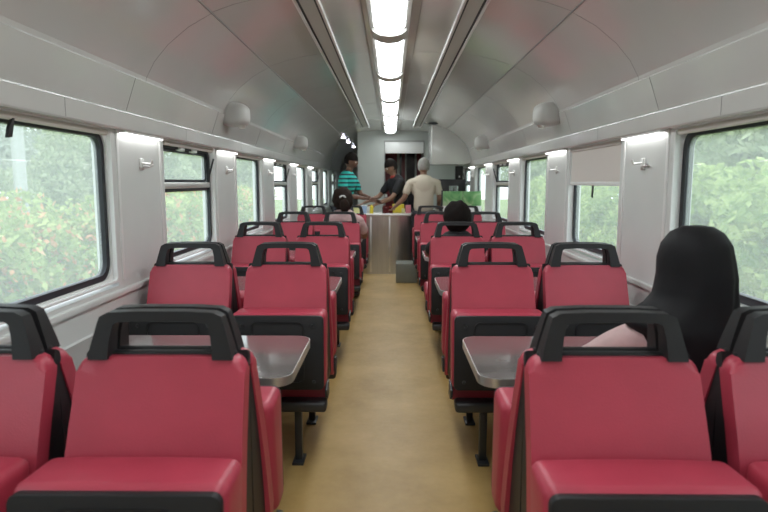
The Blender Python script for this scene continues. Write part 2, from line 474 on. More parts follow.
# blinds: a rolled cassette above each window, one blind drawn half down, black pull straps
for s in (-1, 1):
    for k, c in enumerate(WC[:6]):
        if k == 0: continue
        if s > 0 and k == 2: continue
        t = thing('rolled_blind', 'rolled up cream blind above the %s side window, %s from the camera' % (side_word[s], ordw[k]), 'blind', (s * 1.292, c, 1.60), group='rolled blinds above the windows')
        bm = bmesh.new(); cyl(bm, (0, -WH + .03, -.012), (0, WH - .03, -.012), .014, n=14)
        link('blind_roll', bm, M['blind'], t)
        if k == 1:
            bm = bmesh.new()
            sl = -.028
            prism(bm, [(-.004, -.02), (.006, -.02), (.010 + sl * .6, -.05), (.014 + sl, -.085), (-.012 + sl, -.088), (-.010 + sl * .6, -.05)], -.006, .006, 'x', bev=.002)
            o = link('pull_strap', bm, M['strap'], t)
            o.location = (-s * .008, -.22 if s < 0 else -.28, 0)
t = thing('roller_blind', 'cream fabric roller blind pulled half down over the second right window', 'blind', (1.295, WC[2], 1.60))
bm = bmesh.new(); cyl(bm, (0, -WH + .02, -.012), (0, WH - .02, -.012), .016, n=14)
link('blind_roll', bm, M['blind'], t)
bm = bmesh.new(); box(bm, -.001, .002, -WH + .02, WH - .02, -.235, -.01)
link('blind_fabric', bm, M['blind'], t)
link('bottom_bar', B(-.008, .008, -WH + .02, WH - .02, -.258, -.234, bev=.004), M['white'], t)
bm = bmesh.new(); prism(bm, [(-.008, -.255), (.008, -.255), (.016, -.33), (.0, -.335)], -.004, .004, 'x')
link('pull_strap', bm, M['strap'], t)

# coat hooks + lamps under the cornice on every pillar
hook = thing('coat_hook', 'x', 'hook')
link('back_plate', B(0, .012, -.02, .02, -.03, .03, bev=.005), M['alu'], hook)
bm = bmesh.new()
cyl(bm, (.01, 0, .005), (.055, 0, .0), .006, n=10); cyl(bm, (.055, 0, .0), (.062, 0, .022), .006, .005, n=10)
cyl(bm, (.012, -.0, -.008), (.012, .085, -.012), .005, n=10); cyl(bm, (.012, .085, -.012), (.03, .09, .002), .005, n=10)
link('hook', bm, M['alu'], hook)
plamp = thing('pillar_lamp', 'x', 'lamp')
link('lamp_body', B(.0, .036, -.24, .24, -.012, 0, bev=.002), M['white'], plamp)
link('diffuser', B(.004, .033, -.23, .23, -.018, -.011, bev=.002), M['strip'], plamp)
first = True
PC = [2.27 + .8 + 1.6 * k for k in range(-1, 5)]
pw = ['beside the camera', 'just past the nearest window', 'past the second window', 'past the third window', 'past the fourth window', 'past the fifth window']
for s in (-1, 1):
    for k, c in enumerate(PC):
        h_ = hook if first else copy_tree(hook)
        l_ = plamp if first else copy_tree(plamp)
        first = False
        h_.location = (s * 1.28, c - .10 * 0, 1.455); h_.rotation_euler = (0, 0, 0 if s < 0 else PI)
        l_.location = (s * 1.28, c, 1.606); l_.rotation_euler = (0, 0, 0 if s < 0 else PI)
        h_['label'] = 'chrome coat hook on the %s wall pillar %s' % (side_word[s], pw[k]); h_['group'] = 'coat hooks on the pillars'
        l_['label'] = 'lit strip atop the %s pillar %s' % (side_word[s], pw[k]); l_['group'] = 'lit strips on the pillars'

# ---------------------------------------------------------------- ceiling fittings
lt = thing('ceiling_light', 'x', 'ceiling light')
L2 = 1.415 / 2
bm = bmesh.new(); box(bm, -.115, .115, -L2 + .002, L2 - .002, -.022, .002, bev=.006)
link('housing', bm, M['housing'], lt)
bm = bmesh.new()
n = 12; ny = 16
rows = []
for j in range(ny + 1):
    v = -1 + 2 * j / ny
    e = (1 - max(0, (abs(v) - .90) / .10) ** 2) ** .5
    row = []
    for i in range(n + 1):
        a = PI * i / n
        row.append(bm.verts.new((-.090 * math.cos(a) * (0.55 + .45 * e), v * (L2 - .07), -.018 - .036 * math.sin(a) * max(e, .02))))
    rows.append(row)
for a, b in zip(rows, rows[1:]):
    for i in range(n): bm.faces.new((a[i], a[i + 1], b[i + 1], b[i]))
link('diffuser', bm, M['lamp'], lt)
for j, yy in enumerate((-L2 + .046, L2 - .046)):
    bm = bmesh.new()
    pts = [(-.104 * math.cos(PI * i / n), -.02 - .048 * math.sin(PI * i / n)) for i in range(n + 1)]
    prism(bm, pts, yy - .045, yy + .045, 'y')
    link('end_cap', bm, M['housing'], lt)
names = ['above and behind the camera', 'directly above the camera', 'at the top edge of the view', 'second', 'third', 'fourth', 'fifth', 'sixth', 'farthest']
ends = [3.68 + 1.415 * j for j in range(-3, 6)]
for j, ye in enumerate(ends):
    o = lt if j == 0 else copy_tree(lt)
    o.location = (-.01, ye - L2, 2.270)
    o['label'] = ('glowing white ceiling light, %s' % names[j]) + (' of the row counted from the camera' if 3 <= j < 8 else ' of the row' if j == 8 else '')
    o['group'] = 'row of ceiling lights'
for s in (-1, 1):
    t = thing('air_slot', 'long grey air slot running along the ceiling %s of the lights' % side_word[s], 'air vent', (s * .422, 4.2, 2.262), kind='structure')
    L = 5.75
    link('slot_panel', B(-.052, .052, -L, L, -.004, .010), M['housing'], t)
    for dx, m in ((-.058, 'alu'), (.058, 'alu')):
        link('rail', B(dx - .007, dx + .007, -L, L, -.016, .010, bev=.002), M[m], t)
    for dx in (-.044, .044):
        link('slot_gap', B(dx - .006, dx + .006, -L, L, -.006, .006), M['rubber'], t)
# rounded white housings on the cornice edge
def speaker(s, y, lab):
    t = thing('round_housing', lab, 'ventilation fan', (s * 1.150, y, 1.855), group='rounded white housings on the cornice')
    bm = bmesh.new()
    def f(p, c): return Vector((math.copysign(abs(c.x) ** .75, c.x) * .100, math.copysign(abs(c.y) ** .5, c.y) * .125, math.copysign(abs(c.z) ** .55, c.z) * .085))
    ellipsoid(bm, (0, 0, 0), (1, 1, 1), 4, f)
    link('cover', bm, M['housing'], t)
    bm = bmesh.new(); cyl(bm, (-s * .055, -.02, -.100), (-s * .055, -.02, -.078), .02, .03)
    link('knob', bm, M['alu'], t)
for s in (-1, 1):
    for y, wd in ((4.48, 'nearer'), (7.6, 'farther')):
        speaker(s, y, 'rounded white housing on the %s cornice, the %s of the two' % (side_word[s], wd))
for i, (x, y, wd) in enumerate(((-.86, 10.95, 'nearest'), (-.86, 12.2, 'middle'), (-.86, 13.9, 'farthest'))):
    t = thing('spot_light', 'small violet-white ceiling spot over the far left passage, %s of three' % wd, 'spot light', (x, y, 2.168), group='passage ceiling spots')
    bm = bmesh.new(); lathe(bm, [(.0, -.008), (.05, -.008), (.052, .02), (.0, .02)]); link('bezel', bm, M['alu'], t)
    bm = bmesh.new(); lathe(bm, [(.0, -.014), (.036, -.014), (.038, -.006), (.0, -.006)]); link('lens', bm, M['led'], t)

# ---------------------------------------------------------------- seats
def yfront(z):            # front surface of the backrest, seat facing -Y
    tt = (z - .30) / .655
    return -.215 + .165 * tt - .022 * math.sin(PI * min(1, max(0, (tt - .1) / .8)))
def bisect(bm, ax, vals):
    for v in vals:
        co = [0, 0, 0]; no = [0, 0, 0]; co[ax] = v; no[ax] = 1
        bmesh.ops.bisect_plane(bm, geom=bm.verts[:] + bm.edges[:] + bm.faces[:], plane_co=co, plane_no=no)
def seat_backrest():
    bm = bmesh.new()
    pts = []
    # outline in (x, z)
    rr = .035
    pts = [(-.212, .30), (.212, .30), (.214, .45), (.208, .70), (.203, .947 - rr)]
    for i in range(1, 6):
        a = R(90 * i / 5); pts.append((.203 - rr + rr * math.cos(a), .947 - rr + rr * math.sin(a)))
    for i in range(0, 6):
        a = R(90 + 90 * i / 5); pts.append((-.203 + rr + rr * math.cos(a), .947 - rr + rr * math.sin(a)))
    pts += [(-.208, .70), (-.214, .45)]
    prism(bm, pts, 0.0, .052, 'y', bev=.014, seg=3)
    bisect(bm, 2, [.36 + .06 * i for i in range(10)])
    bisect(bm, 0, [-.15, -.09, -.03, .03, .09, .15])
    for v in bm.verts:
        x, y, z = v.co
        v.co.y = yfront(z) + y + .006 * (1 - (x / .2) ** 2) * (1 if y < .02 else 0)
    return bm
def seat_shell():
    bm = bmesh.new()
    pts = [(yfront(z) + .048, z) for z in (.950, .85, .75, .65, .55, .45, .36, .32)]
    pts = [(-.004, .32), (-.004, .950)] + pts
    prism(bm, pts, -.200, .200, 'x', bev=.006)
    return bm
def seat_handle():
    def arc(pts): return pts
    outer = [(-.174, .935), (-.169, .965), (-.159, 1.01), (-.152, 1.04), (-.147, 1.058), (-.128, 1.070), (-.06, 1.074), (.06, 1.074), (.128, 1.070), (.147, 1.058), (.152, 1.04), (.159, 1.01), (.169, .965), (.174, .935)]
    inner = [(-.126, .935), (-.124, .965), (-.121, 1.0), (-.117, 1.020), (-.114, 1.034), (-.104, 1.042), (-.05, 1.045), (.05, 1.045), (.104, 1.042), (.114, 1.034), (.117, 1.020), (.121, 1.0), (.124, .965), (.126, .935)]
    bm = bmesh.new()
    ringprism(bm, outer, inner, -.070, -.022, 'y', closed=False, bev=.007)
    for v in bm.verts:
        k = min(1, max(0, (v.co.z - .935) / .13))
        v.co.y = -.034 + (v.co.y + .046) * (1.15 - .45 * k) + .006 * k
        v.co.z = .942 + (v.co.z - .935) * .83
    box(bm, -.175, .175, -.030, -.008, .925, .955, bev=.006)
    return bm
def cushion_bm(w=.222, th=.11, ln=.362, wedge=0.0):
    bm = B(-w, w, -th / 2, th / 2, 0, ln, bev=.026, seg=4)
    bisect(bm, 0, [-.12, 0, .12]); bisect(bm, 2, [.1, .2, .3])
    for v in bm.verts:
        if v.co.y > 0: v.co.y += wedge * v.co.z / ln + .010 * (1 - (v.co.x / w) ** 2)
        v.co.y += .018 * math.sin(PI * v.co.z / ln) * (0 if v.co.y < 0 else .3) * (1 - (v.co.x / w) ** 4)
    return bm
def plate_bm():
    bm = bmesh.new()
    prism(bm, rrect(-.216, .216, .0, .352, .022, 4), -.012, .012, 'y', bev=.004)
    # raised outline with rounded top
    ringprism(bm, rrect(-.125, .125, .03, .325, .03, 4), rrect(-.117, .117, .038, .317, .024, 4), -.0165, -.010, 'y')
    return bm
def make_seat(folded, name='tip_up_seat'):
    t = thing(name, 'x', 'seat')
    link('backrest', seat_backrest(), M['red'], t)
    link('back_shell', seat_shell(), M['char'], t)
    link('grab_handle', seat_handle(), M['char'], t)
    pv = bpy.data.objects.new('seat_cushion', None)
    cu = link('seat_cushion', cushion_bm(wedge=.045 if folded else 0), M['red'], t)
    bpy.data.objects.remove(pv)
    pl = link('seat_pan', plate_bm(), M['char'], cu)
    pl.location = (0, -.060, .0)
    for sx, zz in ((-.165, .315), (.165, .315), (-.17, .05), (.17, .05)):
        bm = bmesh.new(); cyl(bm, (sx, -.079, zz - .01), (sx, -.068, zz - .01), .008, .010, n=12)
        link('bolt', bm, M['charmetal'], cu)
    if folded:
        cu.location = (0, -.268, .392); cu.rotation_euler = (R(-2), 0, 0)
    else:
        cu.location = (0, -.215, .405); cu.rotation_euler = (R(84), 0, 0)
        # note: rotation about X by +84 lays the cushion forward with the plate below
    for sx in (-1, 1):
        bm = bmesh.new()
        prism(bm, [(-.27, .335), (-.27, .37), (-.23, .395), (-.18, .395), (-.17, .32), (-.25, .32)], sx * .219 - .006, sx * .219 + .006, 'x', bev=.002)
        link('hinge_bracket', bm, M['charmetal'], t)
    return t
folded = make_seat(True)
opened = make_seat(False)

def make_frame():
    t = thing('seat_frame', 'x', 'seat frame')
    # local x from aisle (0) to wall (.96)
    for yy in (-.245, .245):
        link('beam', B(.02, .965, yy - .045, yy + .045, .262, .315, bev=.016, seg=3), M['charmetal'], t)
    for yy in (-.245, .245):
        for xx in (.16, .80):
            l_ = link('leg', B(xx - .018, xx + .018, yy - .018, yy + .018, .012, .27, bev=.005), M['charmetal'], t)
            link('foot_plate', B(xx - .028, xx + .028, yy - .055, yy + .055, 0, .014, bev=.004), M['charmetal'], l_)
    link('cross_member', B(.13, .19, -.21, .21, .27, .31, bev=.006), M['charmetal'], t)
    link('cross_member', B(.77, .83, -.21, .21, .27, .31, bev=.006), M['charmetal'], t)
    return t
frame0 = make_frame()

UC = [1.44 + 1.6 * k for k in range(5)]
rowname = ['nearest row', 'second row', 'third row', 'fourth row', 'fifth, farthest row']
SX = 0
XA, XW = .52, 1.0
ff = oo = fr = True
occupied = {(1, 0, 'w', 1), (-1, 3, 'a', 1), (1, 2, 'a', 1)}      # (side, row, aisle/window, facing away)
for s in (-1, 1):
    for k, yc in enumerate(UC):
        XL = ({-1: (.553, 1.033), 1: (.532, 1.010)} if k == 0 else {-1: (.530, 1.018), 1: (.512, .978)})
        f = frame0 if fr else copy_tree(frame0); fr = False
        f.location = (s * .29, yc, 0); f.rotation_euler = (0, 0, 0 if s > 0 else PI)
        f['label'] = 'charcoal steel frame carrying the %s side seats, %s' % (side_word[s], rowname[k]); f['group'] = 'steel frames under the seats'
        for col, xx in (('a', XL[s][0]), ('w', XL[s][1])):
            for away in (0, 1):
                occ = (s, k, col, away) in occupied
                if occ:
                    o = opened if oo else copy_tree(opened); oo = False
                else:
                    o = folded if ff else copy_tree(folded); ff = False
                o.location = (SX + s * xx, yc, 0); o.rotation_euler = (0, 0, PI if away else 0)
                o['label'] = 'red seat in the %s, %s %s side, %s' % (rowname[k].replace('fifth, ', ''), side_word[s], 'aisle' if col == 'a' else 'window', 'turned away' + (' and occupied' if occ else '') if away else 'facing the camera, pad folded up')
                o['group'] = 'red tip-up train seats'

# ---------------------------------------------------------------- tables
TL = .935
tb = thing('dining_table', 'x', 'table')
def table_outline(x0, x1, y0, y1, r=.07, n=7):
    pts = [(x1, y0), (x1, y1)]
    for i in range(n + 1):
        a = R(90 + 90 * i / n); pts.append((x0 + r + r * math.cos(a), y1 - r + r * math.sin(a)))
    for i in range(n + 1):
        a = R(180 + 90 * i / n); pts.append((x0 + r + r * math.cos(a), y0 + r + r * math.sin(a)))
    return pts
bm = bmesh.new(); prism(bm, table_outline(.004, TL, -.276, .276, .067), .690, .7155, 'z')
link('tabletop', bm, M['lam'], tb)
bm = bmesh.new()
oa = table_outline(0, TL, -.28, .28, .07); ia = table_outline(.006, TL + .001, -.274, .274, .066)
ringprism(bm, oa, ia, .683, .7145, 'z')
link('edge_band', bm, M['alu'], tb)
bm = bmesh.new(); cyl(bm, (.62, 0, .03), (.62, 0, .69), .028, n=20)
l_ = link('pedestal', bm, M['charmetal'], tb)
bm = bmesh.new(); lathe(bm, [(.0, 0), (.13, 0), (.13, .012), (.06, .03), (.03, .04), (0, .04)], (.62, 0, 0)); link('base', bm, M['charmetal'], l_)
link('wall_bracket', B(.90, .938, -.2, .2, .60, .69, bev=.006), M['charmetal'], tb)
fb = True
tw = ['between the nearest and second rows', 'between the second and third rows', 'between the third and fourth rows', 'between the fourth and fifth rows']
for s in (-1, 1):
    for k in range(4):
        o = tb if fb else copy_tree(tb); fb = False
        o.location = (-.335 if s < 0 else .297, UC[k] + .76, 0)
        o.rotation_euler = (0, 0, 0 if s > 0 else PI)
        o['label'] = 'metal-edged grey table %s of the aisle, %s' % (side_word[s], tw[k]); o['group'] = 'metal-edged dining tables'

# ---------------------------------------------------------------- bar counter and far end
t = thing('bar_counter', 'stainless steel bar counter closing the aisle at the far end', 'counter', (-.12, 8.86, 0))
bm = bmesh.new()
prism(bm, [(-.47, .0), (-.44, -.03), (-.2, -.035), (.0, -.035), (.2, -.035), (.42, -.03), (.45, .0), (.45, .42), (-.47, .42)], .0, .865, 'z')
link('front_panel', bm, M['steel'], t, ang=50)
for x in (-.18, .10):
    link('joint_strip', B(x - .012, x + .012, -.042, -.03, .03, .865, bev=.004), M['alu'], t)
bm = bmesh.new(); prism(bm, rrect(-.50, .48, -.06, .45, .04, 4), .865, .90, 'z', bev=.006)
link('counter_top', bm, M['alu'], t)
tag(link('grey_step_box', B(.07, .36, 8.02, 8.36, 0, .265, bev=.01), M['ply_grey']), 'low grey box on the floor in front of the counter', 'box')

t = thing('partition', 'low white partition screen behind the farthest right seats', 'partition', (1.0, 8.45, 0))
link('panel', B(-.26, .27, -.015, .015, 0, 1.02, bev=.004), M['white'], t)
t = thing('poster_board', 'green two-leaf poster board standing on the low white partition', 'board', (1.0, 8.45, 1.02))
link('board_leaf', B(-.27, .005, -.012, .006, .0, .215, bev=.002), M['poster'], t)
link('board_leaf', B(.009, .27, -.012, .006, .0, .215, bev=.002), M['poster'], t)
link('side_frame', B(-.292, -.270, -.014, .012, .0, .225, bev=.003), M['charmetal'], t)
link('base_rail', B(-.28, .27, -.014, .014, -.0, .012, bev=.002), M['alu'], t)
tag(link('back_counter', (lambda b: (box(b, .72, 1.26, 9.95, 10.38, 0, .88, bev=.006), box(b, .70, 1.26, 9.92, 10.39, .88, .91, bev=.004), b)[2])(bmesh.new()), M['steel']), 'steel back counter under the black appliances at the far right', 'counter')
t = thing('coffee_machine', 'wide black machine on the back counter at the far right', 'appliance', (1.0, 10.15, .91))
link('machine_body', B(-.22, .24, -.16, .16, .0, .50, bev=.015), M['black'], t)
link('spout_bay', B(-.16, .02, -.175, -.155, .1, .3, bev=.004), M['charmetal'], t)
bm = bmesh.new(); cyl(bm, (-.07, -.18, .2), (-.07, -.18, .26), .02, n=10); link('spout', bm, M['alu'], t)
t = thing('black_urn', 'tall narrow black dispenser on top of the wide black machine', 'appliance', (1.14, 10.15, 1.41))
link('dispenser_body', B(-.06, .06, -.08, .08, 0, .22, bev=.01), M['black'], t)
link('tap', B(-.01, .01, -.11, -.08, .03, .06, bev=.003), M['alu'], t)
g0 = None
for i, (x, wd) in enumerate(((.86, 'left'), (.93, 'right'))):
    bm = bmesh.new(); lathe(bm, [(.0, 0), (.026, 0), (.033, .12), (.030, .12), (.024, .008), (.0, .008)], (x, 8.60, 1.19)); 
    tag(link('glass_tumbler', bm, M['tumbler']), 'clear tumbler behind the green board, the %s of two' % wd, 'glass', 'tumblers behind the green board')
tag(link('service_shelf', (lambda b: (box(b, .78, 1.26, 8.50, 8.72, 1.16, 1.19, bev=.004), box(b, .80, .83, 8.50, 8.70, 0, 1.16), box(b, 1.21, 1.24, 8.50, 8.70, 0, 1.16), b)[3])(bmesh.new()), M['steel']), 'narrow steel shelf behind the green board holding tumblers', 'shelf')

# items on the counter
CT = .90
def jarbm(x, y, r, h, neck=.8):
    bm = bmesh.new(); lathe(bm, [(0, 0), (r * .95, 0), (r, h * .08), (r, h * .78), (r * neck, h * .88), (r * neck, h), (0, h)], (x, y, CT)); return bm
tag(link('plastic_tub', (lambda b: (lathe(b, [(0, 0), (.055, 0), (.07, .09), (.066, .09), (.05, .01), (0, .01)], (-.50, 9.0, CT)), b)[1])(bmesh.new()), M['paleyellow']), 'pale yellow tub at the left end of the counter', 'tub')
t = thing('cup_noodle', 'pale blue cup on the counter beside the yellow tub', 'cup', (-.40, 8.95, CT))
bm = bmesh.new(); lathe(bm, [(0, 0), (.034, 0), (.046, .11), (0, .11)]); link('cup', bm, M['blue'], t)
bm = bmesh.new(); lathe(bm, [(0, 0), (.048, 0), (.048, .008), (0, .010)], (0, 0, .11)); link('lid', bm, M['white'], t)
tag(link('yellow_bottle', jarbm(-.29, 8.92, .028, .13, .4), M['yellow']), 'bright yellow sauce bottle on the counter left of the red jar', 'bottle')
tag(link('snack_packet', B(-.37, -.31, 8.98, 9.01, CT, CT + .10, bev=.008), M['tag']), 'small white packet standing on the counter behind the yellow bottle', 'packet')
t = thing('sauce_jar', 'dark red sauce jar in the middle of the counter', 'jar', (-.08, 8.95, CT))
bm = bmesh.new(); lathe(bm, [(0, 0), (.05, 0), (.053, .01), (.053, .085), (.045, .095), (0, .095)]); link('jar_body', bm, M['jar'], t)
bm = bmesh.new(); lathe(bm, [(0, 0), (.047, 0), (.047, .02), (0, .02)], (0, 0, .095)); link('lid', bm, M['jar'], t)
t = thing('sauce_jar', 'smaller dark jar right of the dark red sauce jar', 'jar', (.0, 8.96, CT))
bm = bmesh.new(); lathe(bm, [(0, 0), (.03, 0), (.03, .085), (.0, .085)]); link('jar_body', bm, M['jar'], t)
bm = bmesh.new(); lathe(bm, [(0, 0), (.03, 0), (.03, .018), (0, .018)], (0, 0, .085)); link('lid', bm, M['redcloth'], t)
tag(link('yellow_basket', (lambda b: (prism(b, rrect(.02, .20, 9.06, 9.20, .03, 3), CT, CT + .13, 'z', bev=.006), b)[1])(bmesh.new()), M['yellow']), 'yellow plastic basket on the right part of the counter', 'basket')
tag(link('pink_packet', B(.22, .30, 9.02, 9.05, CT, CT + .12, bev=.008), M['pink']), 'pink snack packet at the right end of the counter', 'packet')
tag(link('white_packet', B(.16, .21, 8.98, 9.01, CT, CT + .07, bev=.008), M['paleyellow']), 'small pale packet in front of the yellow basket', 'packet')

# ---------------------------------------------------------------- people
def skin(name, verts, edges, rad, m, parent=None, sub=2, extra=None, root=0):
    me = bpy.data.meshes.new(name + '_tmp')
    me.from_pydata([Vector(v) for v in verts], edges, [])
    ob = bpy.data.objects.new(name + '_tmp', me); C.objects.link(ob)
    md = ob.modifiers.new('s', 'SKIN')
    md.branch_smoothing = 0.6
    sv = me.skin_vertices[0].data
    for i, r in enumerate(rad):
        sv[i].radius = r if isinstance(r, tuple) else (r, r)
        sv[i].use_root = (i == root)
    sb = ob.modifiers.new('u', 'SUBSURF'); sb.levels = sub; sb.render_levels = sub
    dg = bpy.context.evaluated_depsgraph_get(); dg.update()
    em = bpy.data.meshes.new_from_object(ob.evaluated_get(dg))
    bm = bmesh.new(); bm.from_mesh(em)
    bpy.data.objects.remove(ob); bpy.data.meshes.remove(em)
    if extra: extra(bm)
    return link(name, bm, m, parent, ang=80)

def head_geo(bm, c, rot, size=1.0):
    """face towards local -Y"""
    def f(p, u):
        x, y, z = u
        w_ = .076; d_ = .094; h_ = .118
        if z < 0: w_ *= 1 - .30 * (-z) ** 1.4; d_ *= 1 - .12 * (-z)
        q = Vector((x * w_, y * d_, z * h_))
        if y < -.2:
            nose = math.exp(-((x / .16) ** 2)) * math.exp(-(((z + .12) / .22) ** 2))
            q.y -= .020 * nose
            eye = math.exp(-(((abs(x) - .40) / .17) ** 2)) * math.exp(-(((z - .05) / .13) ** 2))
            q.y += .010 * eye
            q.y -= .006 * math.exp(-((x / .3) ** 2)) * math.exp(-(((z + .52) / .09) ** 2))
            q.y -= .008 * math.exp(-((x / .3) ** 2)) * math.exp(-(((z + .85) / .15) ** 2))
        return q * size
    ellipsoid(bm, c, (1, 1, 1), 4, f, rot)
    for sx in (-1, 1):
        ellipsoid(bm, Vector(c) + rot @ (Vector((sx * .077, .005, -.005)) * size), (.011 * size, .02 * size, .032 * size), 2, None, rot)
def face_bits(parent, c, rot, size=1.0):
    for sx in (-1, 1):
        bm = bmesh.new(); p = Vector(c) + rot @ (Vector((sx * .030, -.079, .006)) * size)
        ellipsoid(bm, p, (.012 * size,) * 3, 2)
        e = link('eye', bm, M['eyew'], parent)
        bm = bmesh.new(); p = Vector(c) + rot @ (Vector((sx * .030, -.089, .006)) * size)
        ellipsoid(bm, p, (.006 * size, .004 * size, .006 * size), 2, None, rot); link('iris', bm, M['hair'], e)
        bm = bmesh.new(); p = Vector(c) + rot @ (Vector((sx * .030, -.090, .028)) * size)
        ellipsoid(bm, p, (.016 * size, .005, .004), 1, None, rot); link('eyebrow', bm, M['hair'], parent)
    bm = bmesh.new(); p = Vector(c) + rot @ (Vector((0, -.091, -.060)) * size)
    ellipsoid(bm, p, (.022 * size, .006, .008 * size), 2, None, rot); link('mouth', bm, M['lip'], parent)
def hair_geo(bm, c, rot, size=1.0, kind='short'):
    def f(p, u):
        x, y, z = u
        k = 1.0
        lo = -.5 if kind == 'short' else -.95
        q = Vector((x * .090, y * .108 + .006, z * .130))
        if kind == 'bushy':
            q = Vector((x * .118, y * .122 + .012, z * .135))
            q *= 1 + .05 * math.sin(9 * x + 4 * z) * math.sin(8 * z + 3 * y)
        # open the face
        if y < .0:
            lim = .12 if kind != 'bushy' else .35
            if z < lim: q.y = max(q.y, -.045 if z > 0 else .0) ; q.x *= .93
        if z < lo: q.z = lo * .125; q.x *= .9
        return q * size
    ellipsoid(bm, c, (1, 1, 1), 4, f, rot)
def hand_graph(V, E, Rr, wi, wrist, d, nrm, curl=.5, L=.18):
    """adds palm + five fingers after vertex index wi; d = direction, nrm = palm normal"""
    d = Vector(d).normalized(); nrm = Vector(nrm).normalized(); s_ = d.cross(nrm).normalized()
    w0 = Vector(wrist)
    V.append(w0 + d * L * .25); Rr.append((.024, .016)); pi = len(V) - 1; E.append((wi, pi))
    V.append(w0 + d * L * .48); Rr.append((.030, .014)); pk = len(V) - 1; E.append((pi, pk))
    for k, (off, ln) in enumerate(((-.030, .40), (-.010, .46), (.010, .43), (.030, .34))):
        b0 = w0 + d * L * .58 + s_ * off * 1.0
        b1 = b0 + (d * math.cos(curl * .5) + nrm * math.sin(curl * .5)) * L * ln * .5
        b2 = b1 + (d * math.cos(curl * 1.3) + nrm * math.sin(curl * 1.3)) * L * ln * .5
        i0 = len(V); V += [b0, b1, b2]; Rr += [.0095, .0088, .0075]
        E += [(pk, i0), (i0, i0 + 1), (i0 + 1, i0 + 2)]
    t0 = w0 + d * L * .32 - s_ * .034; t1 = t0 + (d * .7 - s_ * .6 + nrm * .3).normalized() * L * .2
    i0 = len(V); V += [t0, t1]; Rr += [.012, .009]; E += [(pi, i0), (i0, i0 + 1)]

